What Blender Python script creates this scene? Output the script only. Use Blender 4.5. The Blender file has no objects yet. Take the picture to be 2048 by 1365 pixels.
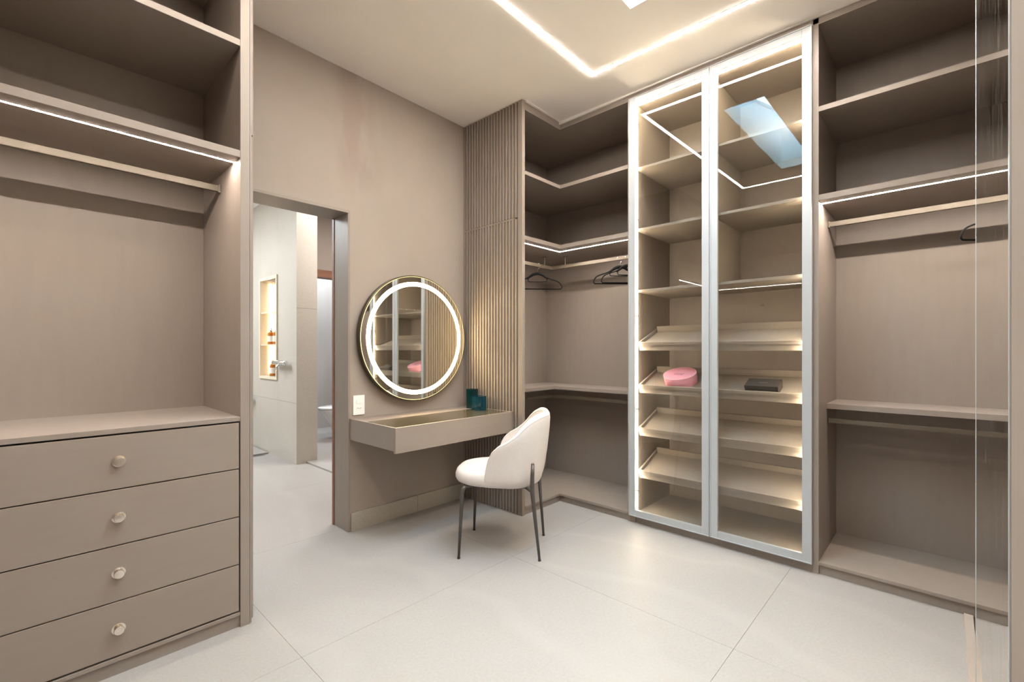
import bpy, bmesh, math, random
from mathutils import Vector, Matrix
random.seed(7)
D = bpy.data
SC = bpy.context.scene
COL = SC.collection
PI = math.pi

# ------------------------------------------------------------------ camera
CAM_H = 1.2
cam_d = D.cameras.new('camera')
cam_d.sensor_width = 36.0
cam_d.lens = 922.54 * 36 / 2048
cam_d.shift_y = 17.84 / 2048
cam_d.clip_start = 0.01
cam = D.objects.new('camera', cam_d)
COL.objects.link(cam)
cam.location = (0, 0, CAM_H)
cam.rotation_euler = (PI / 2, 0, -math.asin(math.cos(0.753768)))
SC.camera = cam

# ------------------------------------------------------------------ world, sun, exposure
W = D.worlds.new('sky')
SC.world = W
W.use_nodes = True
wn = W.node_tree
bg = wn.nodes['Background']
bg.inputs['Color'].default_value = (0.44, 0.75, 1.0, 1)
bg.inputs['Strength'].default_value = 36.0

SC.view_settings.view_transform = 'Standard'
SC.view_settings.look = 'None'
SC.view_settings.gamma = 1
SC.view_settings.use_curve_mapping = False
SC.view_settings.exposure = 1.06

LED_CEIL = 112.0
LED_SHELF = 165.0
LED_CAB = 74.0
LED_MIRROR = 22.0
LED_NICHE = 15.0
C_LED = (1.0, 0.90, 0.795)
C_CAB = (1.0, 0.84, 0.60)
C_MIR = (1.0, 0.76, 0.40)


def area(name, loc, sx, sy, power, color):
    l = D.lights.new(name, 'AREA')
    l.shape = 'RECTANGLE'
    l.size = sx
    l.size_y = sy
    l.energy = power
    l.color = color
    o = D.objects.new(name, l)
    COL.objects.link(o)
    o.location = loc
    return o


# added area lamps under the closed ceiling, standing in for shower and toilet daylight
area('shower_daylight', (0.25, 5.9, 2.94), 1.4, 1.8, 66, (0.88, 0.955, 1.0))
area('toilet_daylight', (3.0, 6.3, 2.90), 0.9, 0.9, 27, (0.84, 0.93, 1.0))
area('bathroom_fill', (2.75, 4.1, 2.93), 0.9, 0.9, 34, (1.0, 0.95, 0.89))  # added warm fill, not a fitting; lifts partition end, header wall and floor

# ------------------------------------------------------------------ helpers
OFF = {}


def seg(o):
    return OFF.get(o.name, Vector((0, 0, 0)))


def tag(o, label=None, cat=None, group=None, kind=None):
    if label: o['label'] = label
    if cat: o['category'] = cat
    if group: o['group'] = group
    if kind: o['kind'] = kind
    return o


def thing(name, loc, label, cat, group=None, rz=0):
    o = D.objects.new(name, None)
    o.empty_display_size = 0.1
    COL.objects.link(o)
    o.location = loc
    o.rotation_euler = (0, 0, rz)
    OFF[o.name] = Vector(loc)
    return tag(o, label, cat, group)


def obj(name, bm, mat, parent=None, smooth=False, label=None, local=False):
    """one mesh object; shapes are given in world coordinates unless local"""
    me = D.meshes.new(name)
    if parent is not None and not local:
        bmesh.ops.translate(bm, vec=-seg(parent), verts=bm.verts)
    bmesh.ops.recalc_face_normals(bm, faces=bm.faces)
    bm.to_mesh(me)
    bm.free()
    mats = mat if isinstance(mat, (list, tuple)) else [mat]
    for m in mats: me.materials.append(m)
    if smooth:
        for p in me.polygons: p.use_smooth = True
    o = D.objects.new(name, me)
    COL.objects.link(o)
    if parent is not None:
        o.parent = parent
        OFF[o.name] = seg(parent) if not local else Vector((0, 0, 0))
    if label: o['label'] = label
    return o


def auto_smooth(o, deg=35):
    me = o.data
    for p in me.polygons: p.use_smooth = True
    b = bmesh.new(); b.from_mesh(me)
    for e in b.edges:
        if len(e.link_faces) == 2:
            e.smooth = e.calc_face_angle(0) < math.radians(deg)
    b.to_mesh(me); b.free()
    return o


def box(bm, x0, x1, y0, y1, z0, z1, bevel=0.0, mi=0):
    x0, x1 = min(x0, x1), max(x0, x1)
    y0, y1 = min(y0, y1), max(y0, y1)
    z0, z1 = min(z0, z1), max(z0, z1)
    v = [bm.verts.new(p) for p in ((x0, y0, z0), (x1, y0, z0), (x1, y1, z0), (x0, y1, z0),
                                   (x0, y0, z1), (x1, y0, z1), (x1, y1, z1), (x0, y1, z1))]
    fs = [bm.faces.new([v[i] for i in q]) for q in
          ((0, 3, 2, 1), (4, 5, 6, 7), (0, 1, 5, 4), (1, 2, 6, 5), (2, 3, 7, 6), (3, 0, 4, 7))]
    for f in fs: f.material_index = mi
    if bevel > 0:
        es = list({e for f in fs for e in f.edges})
        bmesh.ops.bevel(bm, geom=es, offset=bevel, segments=2, affect='EDGES', profile=0.5, material=-1)
    return bm


def B(*a, bevel=0.0):
    bm = bmesh.new()
    return box(bm, *a, bevel=bevel)


def prism(bm, pts, z0, z1, bevel=0.0):
    a = [bm.verts.new((x, y, z0)) for x, y in pts]
    b = [bm.verts.new((x, y, z1)) for x, y in pts]
    n = len(pts)
    fs = [bm.faces.new(a[::-1]), bm.faces.new(b)]
    for i in range(n):
        fs.append(bm.faces.new((a[i], a[(i + 1) % n], b[(i + 1) % n], b[i])))
    if bevel:
        es = list({e for f in fs for e in f.edges})
        bmesh.ops.bevel(bm, geom=es, offset=bevel, segments=2, affect='EDGES', profile=0.5)
    return bm


def lathe(bm, prof, n=32, M=None, cap=True):
    """prof: list of (r, z); revolves round z, then transforms by M"""
    rings = []
    for r, z in prof:
        if r < 1e-6:
            v = bm.verts.new((0, 0, z)); rings.append([v]); continue
        rings.append([bm.verts.new((r * math.cos(2 * PI * i / n), r * math.sin(2 * PI * i / n), z)) for i in range(n)])
    for a, b in zip(rings, rings[1:]):
        for i in range(n):
            j = (i + 1) % n
            if len(a) == 1 and len(b) == 1: continue
            if len(a) == 1: bm.faces.new((a[0], b[i], b[j]))
            elif len(b) == 1: bm.faces.new((a[i], a[j], b[0]))
            else: bm.faces.new((a[i], a[j], b[j], b[i]))
    if cap:
        if len(rings[0]) > 1: bm.faces.new(rings[0][::-1])
        if len(rings[-1]) > 1: bm.faces.new(rings[-1])
    if M is not None:
        vs = [v for r in rings for v in r]
        bmesh.ops.transform(bm, matrix=M, verts=vs)
    return bm


def tube(bm, path, rad, n=10, closed=False):
    """round bar along a list of points; rad a number or a list"""
    P = [Vector(p) for p in path]
    m = len(P)
    R = rad if isinstance(rad, (list, tuple)) else [rad] * m
    prev = None
    rings = []
    for i in range(m):
        if closed: t = (P[(i + 1) % m] - P[i - 1]).normalized()
        else: t = (P[min(i + 1, m - 1)] - P[max(i - 1, 0)]).normalized()
        if prev is None:
            u = t.cross(Vector((0, 0, 1)))
            if u.length < 0.05: u = t.cross(Vector((1, 0, 0)))
            u.normalize()
        else:
            u = prev - t * prev.dot(t)
            if u.length < 1e-6: u = t.orthogonal()
            u.normalize()
        prev = u
        w = t.cross(u)
        rings.append([bm.verts.new(P[i] + (u * math.cos(2 * PI * k / n) + w * math.sin(2 * PI * k / n)) * R[i]) for k in range(n)])
    rng = range(m) if closed else range(m - 1)
    for i in rng:
        a, b = rings[i], rings[(i + 1) % m]
        for k in range(n):
            l = (k + 1) % n
            bm.faces.new((a[k], a[l], b[l], b[k]))
    if not closed:
        bm.faces.new(rings[0][::-1]); bm.faces.new(rings[-1])
    return bm


def smooth_path(pts, it=2, closed=False):
    P = [Vector(p) for p in pts]
    for _ in range(it):
        Q = []
        n = len(P)
        rng = range(n) if closed else range(n - 1)
        if not closed: Q.append(P[0])
        for i in rng:
            a, b = P[i], P[(i + 1) % n]
            Q += [a * 0.75 + b * 0.25, a * 0.25 + b * 0.75]
        if not closed: Q.append(P[-1])
        P = Q
    return P


def interp(tab, x):
    if x <= tab[0][0]: return tab[0][1]
    for (a, fa), (b, fb) in zip(tab, tab[1:]):
        if x <= b: return fa + (fb - fa) * (x - a) / (b - a)
    return tab[-1][1]


# ------------------------------------------------------------------ materials
def mat(name, color, rough=0.5, metal=0.0, var=0.0, scale=6.0, stretch=(1, 1, 1), bump=0.0, bscale=200.0,
        spec=0.5, emit=None, estr=0.0, coat=0.0):
    m = D.materials.new(name)
    m.use_nodes = True
    nt = m.node_tree
    p = nt.nodes['Principled BSDF']
    p.inputs['Base Color'].default_value = (*color, 1)
    p.inputs['Roughness'].default_value = rough
    p.inputs['Metallic'].default_value = metal
    p.inputs['Specular IOR Level'].default_value = spec
    if coat: p.inputs['Coat Weight'].default_value = coat
    if emit:
        p.inputs['Emission Color'].default_value = (*emit, 1)
        p.inputs['Emission Strength'].default_value = estr
    tc = nt.nodes.new('ShaderNodeTexCoord')
    mp = nt.nodes.new('ShaderNodeMapping')
    mp.inputs['Scale'].default_value = stretch
    nt.links.new(tc.outputs['Object'], mp.inputs['Vector'])
    if var:
        nz = nt.nodes.new('ShaderNodeTexNoise')
        nz.inputs['Scale'].default_value = scale
        nz.inputs['Detail'].default_value = 5
        nt.links.new(mp.outputs['Vector'], nz.inputs['Vector'])
        rp = nt.nodes.new('ShaderNodeValToRGB')
        rp.color_ramp.elements[0].position = 0.3
        rp.color_ramp.elements[1].position = 0.7
        rp.color_ramp.elements[0].color = (*[c * (1 - var) for c in color], 1)
        rp.color_ramp.elements[1].color = (*[min(1, c * (1 + var)) for c in color], 1)
        nt.links.new(nz.outputs['Fac'], rp.inputs['Fac'])
        nt.links.new(rp.outputs['Color'], p.inputs['Base Color'])
    if bump:
        n2 = nt.nodes.new('ShaderNodeTexNoise')
        n2.inputs['Scale'].default_value = bscale
        n2.inputs['Detail'].default_value = 3
        nt.links.new(mp.outputs['Vector'], n2.inputs['Vector'])
        bp = nt.nodes.new('ShaderNodeBump')
        bp.inputs['Strength'].default_value = bump
        bp.inputs['Distance'].default_value = 0.002
        nt.links.new(n2.outputs['Fac'], bp.inputs['Height'])
        nt.links.new(bp.outputs['Normal'], p.inputs['Normal'])
    return m


def emission(name, color, strength):
    m = D.materials.new(name)
    m.use_nodes = True
    nt = m.node_tree
    nt.nodes.remove(nt.nodes['Principled BSDF'])
    e = nt.nodes.new('ShaderNodeEmission')
    e.inputs['Color'].default_value = (*color, 1)
    e.inputs['Strength'].default_value = strength
    nt.links.new(e.outputs[0], nt.nodes['Material Output'].inputs['Surface'])
    return m


def pane_glass(name, tint=(0.95, 0.96, 0.95), ior=1.52):
    """thin sheet glass: straight-through transmission plus a Fresnel reflection"""
    m = D.materials.new(name)
    m.use_nodes = True
    nt = m.node_tree
    nt.nodes.remove(nt.nodes['Principled BSDF'])
    tr = nt.nodes.new('ShaderNodeBsdfTransparent')
    tr.inputs['Color'].default_value = (*tint, 1)
    gl = nt.nodes.new('ShaderNodeBsdfGlossy')
    gl.inputs['Roughness'].default_value = 0.0
    fr = nt.nodes.new('ShaderNodeFresnel')
    # same reflectance on both faces of the sheet: undo the node's own inversion on the back face
    ge = nt.nodes.new('ShaderNodeNewGeometry')
    mr_ = nt.nodes.new('ShaderNodeMapRange')
    mr_.inputs['To Min'].default_value = ior
    mr_.inputs['To Max'].default_value = 1 / ior
    nt.links.new(ge.outputs['Backfacing'], mr_.inputs['Value'])
    nt.links.new(mr_.outputs[0], fr.inputs['IOR'])
    mx = nt.nodes.new('ShaderNodeMixShader')
    nt.links.new(fr.outputs[0], mx.inputs[0])
    nt.links.new(tr.outputs[0], mx.inputs[1])
    nt.links.new(gl.outputs[0], mx.inputs[2])
    nt.links.new(mx.outputs[0], nt.nodes['Material Output'].inputs['Surface'])
    return m


def stone(name, color, var, rough, vein=0.5):
    """large-format porcelain: cloudy base, soft veins, fine grain"""
    m = mat(name, color, rough, var=var, scale=1.6, bump=0.02, bscale=120)
    nt = m.node_tree
    p = nt.nodes['Principled BSDF']
    base = p.inputs['Base Color'].links[0].from_socket
    mp = [n for n in nt.nodes if n.bl_idname == 'ShaderNodeMapping'][0]
    oi = nt.nodes.new('ShaderNodeObjectInfo')
    ad = nt.nodes.new('ShaderNodeVectorMath')
    ad.operation = 'ADD'
    tc = [n for n in nt.nodes if n.bl_idname == 'ShaderNodeTexCoord'][0]
    nt.links.new(tc.outputs['Object'], ad.inputs[0])
    nt.links.new(oi.outputs['Location'], ad.inputs[1])
    nt.links.new(ad.outputs[0], mp.inputs['Vector'])
    w = nt.nodes.new('ShaderNodeTexWave')
    w.inputs['Scale'].default_value = 0.55
    w.inputs['Distortion'].default_value = 14
    w.inputs['Detail'].default_value = 4
    w.inputs['Detail Scale'].default_value = 0.7
    nt.links.new(mp.outputs['Vector'], w.inputs['Vector'])
    r = nt.nodes.new('ShaderNodeValToRGB')
    r.color_ramp.elements[0].position = 0.86
    r.color_ramp.elements[1].position = 1.0
    r.color_ramp.elements[0].color = (0, 0, 0, 1)
    r.color_ramp.elements[1].color = (vein, vein, vein, 1)
    nt.links.new(w.outputs['Fac'], r.inputs['Fac'])
    g = nt.nodes.new('ShaderNodeTexNoise')
    g.inputs['Scale'].default_value = 90
    g.inputs['Detail'].default_value = 2
    nt.links.new(mp.outputs['Vector'], g.inputs['Vector'])
    gr = nt.nodes.new('ShaderNodeMapRange')
    gr.inputs['From Min'].default_value = 0.3
    gr.inputs['From Max'].default_value = 0.7
    gr.inputs['To Min'].default_value = 0.95
    gr.inputs['To Max'].default_value = 1.04
    nt.links.new(g.outputs['Fac'], gr.inputs['Value'])
    mu = nt.nodes.new('ShaderNodeMixRGB')
    mu.blend_type = 'MULTIPLY'
    mu.inputs[0].default_value = 1
    nt.links.new(base, mu.inputs[1])
    nt.links.new(gr.outputs[0], mu.inputs[2])
    mx = nt.nodes.new('ShaderNodeMixRGB')
    mx.inputs[2].default_value = (*[min(1, c * 1.12) for c in color], 1)
    nt.links.new(r.outputs['Color'], mx.inputs[0])
    nt.links.new(mu.outputs[0], mx.inputs[1])
    nt.links.new(mx.outputs[0], p.inputs['Base Color'])
    return m


TAUPE = (0.258, 0.214, 0.182)
M_taupe = mat('taupe_melamine', TAUPE, 0.42, var=0.025, scale=30, stretch=(1, 1, 0.15), bump=0.03, bscale=400, spec=0.35)
M_drawer = mat('taupe_drawer_front', (0.255, 0.207, 0.171), 0.45, var=0.02, scale=40, stretch=(0.15, 1, 1), bump=0.03, bscale=400, spec=0.35)
M_wall = mat('taupe_wall_paint', (0.312, 0.258, 0.221), 0.62, var=0.05, scale=2.2, bump=0.03, bscale=300, spec=0.3)


def stain(m):
    """faint pinkish damp mark above the right side of the doorway"""
    nt = m.node_tree
    p = nt.nodes['Principled BSDF']
    base = p.inputs['Base Color'].links[0].from_socket
    tc = [n for n in nt.nodes if n.bl_idname == 'ShaderNodeTexCoord'][0]
    sx = nt.nodes.new('ShaderNodeSeparateXYZ')
    nt.links.new(tc.outputs['Object'], sx.inputs[0])

    def rng(sock, a, b, inv=False):
        n = nt.nodes.new('ShaderNodeMapRange')
        n.interpolation_type = 'SMOOTHSTEP'
        n.inputs['From Min'].default_value = a
        n.inputs['From Max'].default_value = b
        if inv:
            n.inputs['To Min'].default_value = 1
            n.inputs['To Max'].default_value = 0
        nt.links.new(sock, n.inputs['Value'])
        return n.outputs[0]

    def mul(a, b):
        n = nt.nodes.new('ShaderNodeMath')
        n.operation = 'MULTIPLY'
        nt.links.new(a, n.inputs[0]); nt.links.new(b, n.inputs[1])
        return n.outputs[0]
    nz = nt.nodes.new('ShaderNodeTexNoise')
    nz.inputs['Scale'].default_value = 5.0
    nz.inputs['Detail'].default_value = 6
    mp = nt.nodes.new('ShaderNodeMapping')
    mp.inputs['Scale'].default_value = (1.6, 1, 0.6)
    nt.links.new(tc.outputs['Object'], mp.inputs['Vector'])
    nt.links.new(mp.outputs[0], nz.inputs['Vector'])
    f = mul(mul(rng(sx.outputs[0], 1.36, 1.46), rng(sx.outputs[0], 1.56, 1.78, True)), mul(rng(sx.outputs[2], 2.10, 2.45), rng(nz.outputs['Fac'], 0.36, 0.56)))
    mx = nt.nodes.new('ShaderNodeMixRGB')
    mx.blend_type = 'MULTIPLY'
    mx.inputs[2].default_value = (0.92, 0.865, 0.865, 1)
    nt.links.new(f, mx.inputs[0])
    nt.links.new(base, mx.inputs[1])
    nt.links.new(mx.outputs[0], p.inputs['Base Color'])


stain(M_wall)
M_ceil = mat('ceiling_paint', (0.86, 0.815, 0.77), 0.7, var=0.015, scale=3, spec=0.2)
M_tile = stone('porcelain_floor', (0.318, 0.296, 0.277), 0.03, 0.5, 0.35)
M_joint = mat('tile_joint', (0.26, 0.235, 0.215), 0.9, var=0.05, scale=40)
M_bath = stone('bath_wall_stone', (0.46, 0.42, 0.37), 0.05, 0.3, 0.25)
M_base = stone('baseboard_stone', (0.36, 0.325, 0.275), 0.06, 0.35, 0.2)
M_alu = mat('silver_aluminium', (0.44, 0.46, 0.475), 0.34, metal=0.3, var=0.015, scale=60, stretch=(1, 1, 0.03))
M_rod = mat('champagne_rail', (0.125, 0.098, 0.068), 0.45, metal=0.15, var=0.02, scale=50)
M_nickel = mat('satin_nickel', (0.80, 0.74, 0.67), 0.22, metal=1.0, var=0.02, scale=50)
M_chrome = mat('chrome', (0.82, 0.83, 0.84), 0.08, metal=1.0, var=0.01, scale=20)
M_white = mat('white_plastic', (0.84, 0.83, 0.81), 0.35, var=0.01, scale=20)
M_dark = mat('dark_slot', (0.03, 0.026, 0.022), 0.6, var=0.1, scale=40)
M_black = mat('black_velvet', (0.006, 0.0055, 0.0055), 0.85, spec=0.15, var=0.2, scale=90, bump=0.15, bscale=900)
M_leg = mat('dark_grey_steel', (0.105, 0.095, 0.09), 0.38, metal=0.6, var=0.06, scale=30)
M_fabric = mat('cream_fabric', (0.63, 0.58, 0.545), 0.85, var=0.025, scale=70, bump=0.25, bscale=700, spec=0.2)
M_pipe = mat('cream_piping', (0.46, 0.415, 0.38), 0.85, var=0.03, scale=90, bump=0.2, bscale=700, spec=0.2)
M_pink = mat('pink_card', (0.78, 0.33, 0.42), 0.35, var=0.05, scale=8)
M_ink = mat('dark_print', (0.10, 0.05, 0.055), 0.6, var=0.05, scale=50)
M_blackbox = mat('black_card', (0.045, 0.038, 0.037), 0.5, var=0.08, scale=25)
M_pale = mat('pale_print', (0.30, 0.28, 0.27), 0.5, var=0.05, scale=60)
M_bronze = mat('bronze_frame', (0.075, 0.062, 0.04), 0.35, metal=0.7, var=0.05, scale=30)
M_wood = mat('brown_wood', (0.20, 0.075, 0.03), 0.45, var=0.25, scale=14, stretch=(0.15, 1, 1))
M_porc = mat('white_ceramic', (0.86, 0.87, 0.87), 0.12, var=0.01, scale=5)
M_niche = stone('niche_travertine', (0.66, 0.57, 0.44), 0.10, 0.35, 0.2)
M_amber = mat('amber_glass', (0.42, 0.13, 0.015), 0.08, var=0.12, scale=12)
M_label = mat('paper_label', (0.72, 0.66, 0.58), 0.7, var=0.03, scale=40)
M_shaft = mat('shaft_plaster', (0.93, 0.93, 0.93), 0.7, var=0.01, scale=6)
M_smoke = mat('smoked_glass_top', (0.10, 0.085, 0.055), 0.045, var=0.05, scale=3, spec=0.8)
M_pane = pane_glass('clear_pane', (0.93, 0.94, 0.93))
M_ledc = emission('ceiling_led', C_LED, LED_CEIL)
M_leds = emission('shelf_led', C_LED, LED_SHELF)
M_ledg = emission('cabinet_led', C_CAB, LED_CAB)
M_ledm = emission('mirror_led', C_MIR, LED_MIRROR)
M_ledr = emission('mirror_rim_led', (1.0, 0.80, 0.36), 1.1)
M_ledn = emission('niche_led', (1.0, 0.78, 0.50), LED_NICHE)

M_mir = D.materials.new('mirror_silvering')
M_mir.use_nodes = True
_p = M_mir.node_tree.nodes['Principled BSDF']
_p.inputs['Base Color'].default_value = (0.86, 0.87, 0.85, 1)
_p.inputs['Metallic'].default_value = 1
_p.inputs['Roughness'].default_value = 0.0


def dusty_mirror():
    """mirror with vertical wiping streaks of dust"""
    m = D.materials.new('dusty_mirror')
    m.use_nodes = True
    nt = m.node_tree
    p = nt.nodes['Principled BSDF']
    p.inputs['Base Color'].default_value = (0.88, 0.89, 0.87, 1)
    p.inputs['Metallic'].default_value = 1
    p.inputs['Roughness'].default_value = 0.0
    tc = nt.nodes.new('ShaderNodeTexCoord')
    mp = nt.nodes.new('ShaderNodeMapping')
    mp.inputs['Scale'].default_value = (9, 1, 2.4)
    nt.links.new(tc.outputs['Object'], mp.inputs['Vector'])
    n = nt.nodes.new('ShaderNodeTexNoise')
    n.inputs['Scale'].default_value = 2.2
    n.inputs['Detail'].default_value = 8
    n.inputs['Roughness'].default_value = 0.75
    nt.links.new(mp.outputs['Vector'], n.inputs['Vector'])
    r = nt.nodes.new('ShaderNodeValToRGB')
    r.color_ramp.elements[0].position = 0.47
    r.color_ramp.elements[1].position = 0.78
    r.color_ramp.elements[0].color = (0, 0, 0, 1)
    r.color_ramp.elements[1].color = (0.15, 0.15, 0.15, 1)
    nt.links.new(n.outputs['Fac'], r.inputs['Fac'])
    d = nt.nodes.new('ShaderNodeBsdfDiffuse')
    d.inputs['Color'].default_value = (0.6, 0.57, 0.53, 1)
    mx = nt.nodes.new('ShaderNodeMixShader')
    nt.links.new(r.outputs['Color'], mx.inputs[0])
    nt.links.new(p.outputs[0], mx.inputs[1])
    nt.links.new(d.outputs[0], mx.inputs[2])
    nt.links.new(mx.outputs[0], nt.nodes['Material Output'].inputs['Surface'])
    return m


M_dusty = dusty_mirror()


def tinted_block(name, color):
    m = D.materials.new(name)
    m.use_nodes = True
    nt = m.node_tree
    p = nt.nodes['Principled BSDF']
    p.inputs['Base Color'].default_value = (*color, 1)
    p.inputs['Roughness'].default_value = 0.03
    p.inputs['Transmission Weight'].default_value = 0.75
    p.inputs['IOR'].default_value = 1.5
    return m


M_teal = tinted_block('teal_glass', (0.004, 0.075, 0.09))
M_teal2 = tinted_block('blue_teal_glass', (0.002, 0.11, 0.17))

# ------------------------------------------------------------------ setting
XR, YB, XL, YN = 3.50, 2.863, -1.38, -0.78      # right wall, back wall, left wall, near wall
YF, XF = 2.22, 2.92                              # wardrobe front planes


def zc(x, y):                                    # the ceiling falls very slightly
    return 3.0393 - 0.02206 * x + 0.01115 * y


def slab(bm, x0, x1, y0, y1, th=0.12, dz=0.0):
    """a piece of ceiling following the slope"""
    P = ((x0, y0), (x1, y0), (x1, y1), (x0, y1))
    a = [bm.verts.new((x, y, zc(x, y) + dz)) for x, y in P]
    b = [bm.verts.new((x, y, zc(x, y) + dz + th)) for x, y in P]
    bm.faces.new(a[::-1]); bm.faces.new(b)
    for i in range(4):
        bm.faces.new((a[i], a[(i + 1) % 4], b[(i + 1) % 4], b[i]))


fl = obj('floor', B(-1.6, 4.6, -1.0, 7.4, -0.06, -0.004), M_joint)
tag(fl, kind='structure')
bp_ = []


def tiles(x_lines, y_lines, z=0.0):
    shared = {}
    for x0, x1 in zip(x_lines, x_lines[1:]):
        for y0, y1 in zip(y_lines, y_lines[1:]):
            g = 0.0005
            key = (round(x1 - x0, 4), round(y1 - y0, 4))
            if key not in shared:
                w, d = key
                o = obj('floor_tile', B(-w / 2 + g, w / 2 - g, -d / 2 + g, d / 2 - g, -0.004, 0, bevel=0.0006), M_tile, fl, local=True)
                shared[key] = o.data
            else:
                o = D.objects.new('floor_tile', shared[key])
                COL.objects.link(o)
                o.parent = fl
            o.location = ((x0 + x1) / 2, (y0 + y1) / 2, z)


tiles([-1.45, -0.456, 0.75, 1.956, 3.162, 3.5], [-0.9, -0.588, 0.618, 1.829, 2.95])
tiles([-1.45, -0.26, 0.94, 2.14, 3.34, 4.5], [2.95, 4.10, 5.30, 6.50, 7.3])

# ceiling with the long narrow roof light cut out of it
SX0, SX1, SY0, SY1 = 0.53, 2.205, 0.935, 1.213
bm = bmesh.new()
slab(bm, XL - 0.1, SX0, YN - 0.1, YB + 0.1)
slab(bm, SX1, XR + 0.1, YN - 0.1, YB + 0.1)
slab(bm, SX0, SX1, YN - 0.1, SY0)
slab(bm, SX0, SX1, SY1, YB + 0.1)
tag(obj('ceiling', bm, M_ceil), kind='structure')

# roof light: plastered shaft cut off by the sloping roof, its glass on top
def ztop(x): return 3.17 + 0.26 * (SX1 - x)


def sloped(bm, x0, x1, y0, y1, zb=None, lo=0.0, hi=0.0):
    P = ((x0, y0), (x1, y0), (x1, y1), (x0, y1))
    a = [bm.verts.new((x, y, zc(x, y) + zb if zb is not None else ztop(x) + lo)) for x, y in P]
    b = [bm.verts.new((x, y, ztop(x) + hi)) for x, y in P]
    bm.faces.new(a[::-1]); bm.faces.new(b)
    for k in range(4):
        bm.faces.new((a[k], a[(k + 1) % 4], b[(k + 1) % 4], b[k]))


bm = bmesh.new()
for a in ((SX0 - 0.03, SX0, SY0 - 0.03, SY1 + 0.03), (SX1, SX1 + 0.03, SY0 - 0.03, SY1 + 0.03),
          (SX0, SX1, SY0 - 0.03, SY0), (SX0, SX1, SY1, SY1 + 0.03)):
    sloped(bm, *a, zb=0.1202, hi=0.03)
w1 = obj('window_1', bm, M_shaft)
tag(w1, kind='structure')
bm = bmesh.new()
for a in ((SX0, SX1, SY0, SY0 + 0.006), (SX0, SX1, SY1 - 0.006, SY1), (SX0, SX0 + 0.006, SY0, SY1), (SX1 - 0.006, SX1, SY0, SY1)):
    sloped(bm, *a, lo=-0.004, hi=0.02)
obj('window_frame', bm, M_alu, w1)
bm = bmesh.new()
sloped(bm, SX0 + 0.006, SX1 - 0.006, SY0 + 0.006, SY1 - 0.006, lo=0.004, hi=0.010)
obj('window_pane', bm, M_pane, w1)

# back wall with the doorway
DX0, DX1, DZ, WT = 0.42, 1.471, 2.100, 0.216
bm = bmesh.new()
box(bm, XL - 0.1, DX0 - 0.018, YB, YB + WT, 0, 3.10)
box(bm, DX1 + 0.016, 4.6, YB, YB + WT, 0, 3.10)
box(bm, DX0 - 0.018, DX1 + 0.016, YB, YB + WT, DZ + 0.018, 3.10)
tag(obj('wall_back', bm, M_wall), kind='structure')
tag(obj('wall_right', B(XR, XR + 0.1, YN - 0.1, YB, 0, 3.10), M_wall), kind='structure')
tag(obj('wall_left', B(XL - 0.1, XL, YN - 0.1, YB, 0, 3.15), M_wall), kind='structure')
tag(obj('wall_front', B(XL, XR, YN - 0.1, YN, 0, 3.15), M_wall), kind='structure')

# doorway lining
bm = bmesh.new()
box(bm, DX1, DX1 + 0.016, YB - 0.006, YB + WT + 0.004, 0, DZ, bevel=0.002)
box(bm, DX0 - 0.018, DX0, YB - 0.006, YB + WT + 0.004, 0, DZ, bevel=0.002)
box(bm, DX0 - 0.018, DX1 + 0.016, YB - 0.006, YB + WT + 0.004, DZ, DZ + 0.018, bevel=0.002)
d1 = tag(obj('door_1', bm, M_taupe), kind='structure')
obj('door_slot', B(DX1 - 0.004, DX1, YB + WT - 0.03, YB + WT - 0.004, 0, DZ), M_wood, d1, label='thin dark wooden edge of the sliding door in its pocket')

# baseboard under the vanity, in stone pieces
bb = tag(obj('baseboard_back', B(DX1 + 0.018, 2.468, YB - 0.004, YB, 0.0, 0.118), M_base), kind='structure')
for x0, x1 in ((DX1 + 0.019, 2.014), (2.016, 2.467)):
    obj('stone_piece', B(x0, x1, YB - 0.014, YB - 0.004, 0.0, 0.121, bevel=0.0015), M_base, bb)

# thin plaster bead where the ceiling meets the wardrobes
bm = bmesh.new()
z = zc(2.92, 1.0)
box(bm, 2.904, 2.922, YN + 0.2, YF + 0.002, z - 0.008, z + 0.02)
box(bm, 2.50, 2.904, YF - 0.016, YF + 0.002, zc(2.7, 2.2) - 0.006, z + 0.03)
tag(obj('trim_1', bm, M_ceil), kind='structure')

# ------------------------------------------------------------------ bathroom beyond the doorway
XS, YS = 1.980, 4.945                            # face and free end of the partition with the niche
BY = 7.0
NX0, NX1 = 1.980, 2.100                          # niche depth
NY0, NY1, NZ0, NZ1 = 5.465, 5.975, 0.895, 2.015
bm = bmesh.new()
box(bm, XS, 2.19, YS, NY0, 0, 3.1)
box(bm, XS, 2.19, NY1, BY, 0, 3.1)
box(bm, XS, 2.19, NY0, NY1, 0, NZ0)
box(bm, XS, 2.19, NY0, NY1, NZ1, 3.1)
box(bm, NX1, 2.19, NY0, NY1, NZ0, NZ1)
wp = tag(obj('wall_niche', bm, M_joint), kind='structure')
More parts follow.
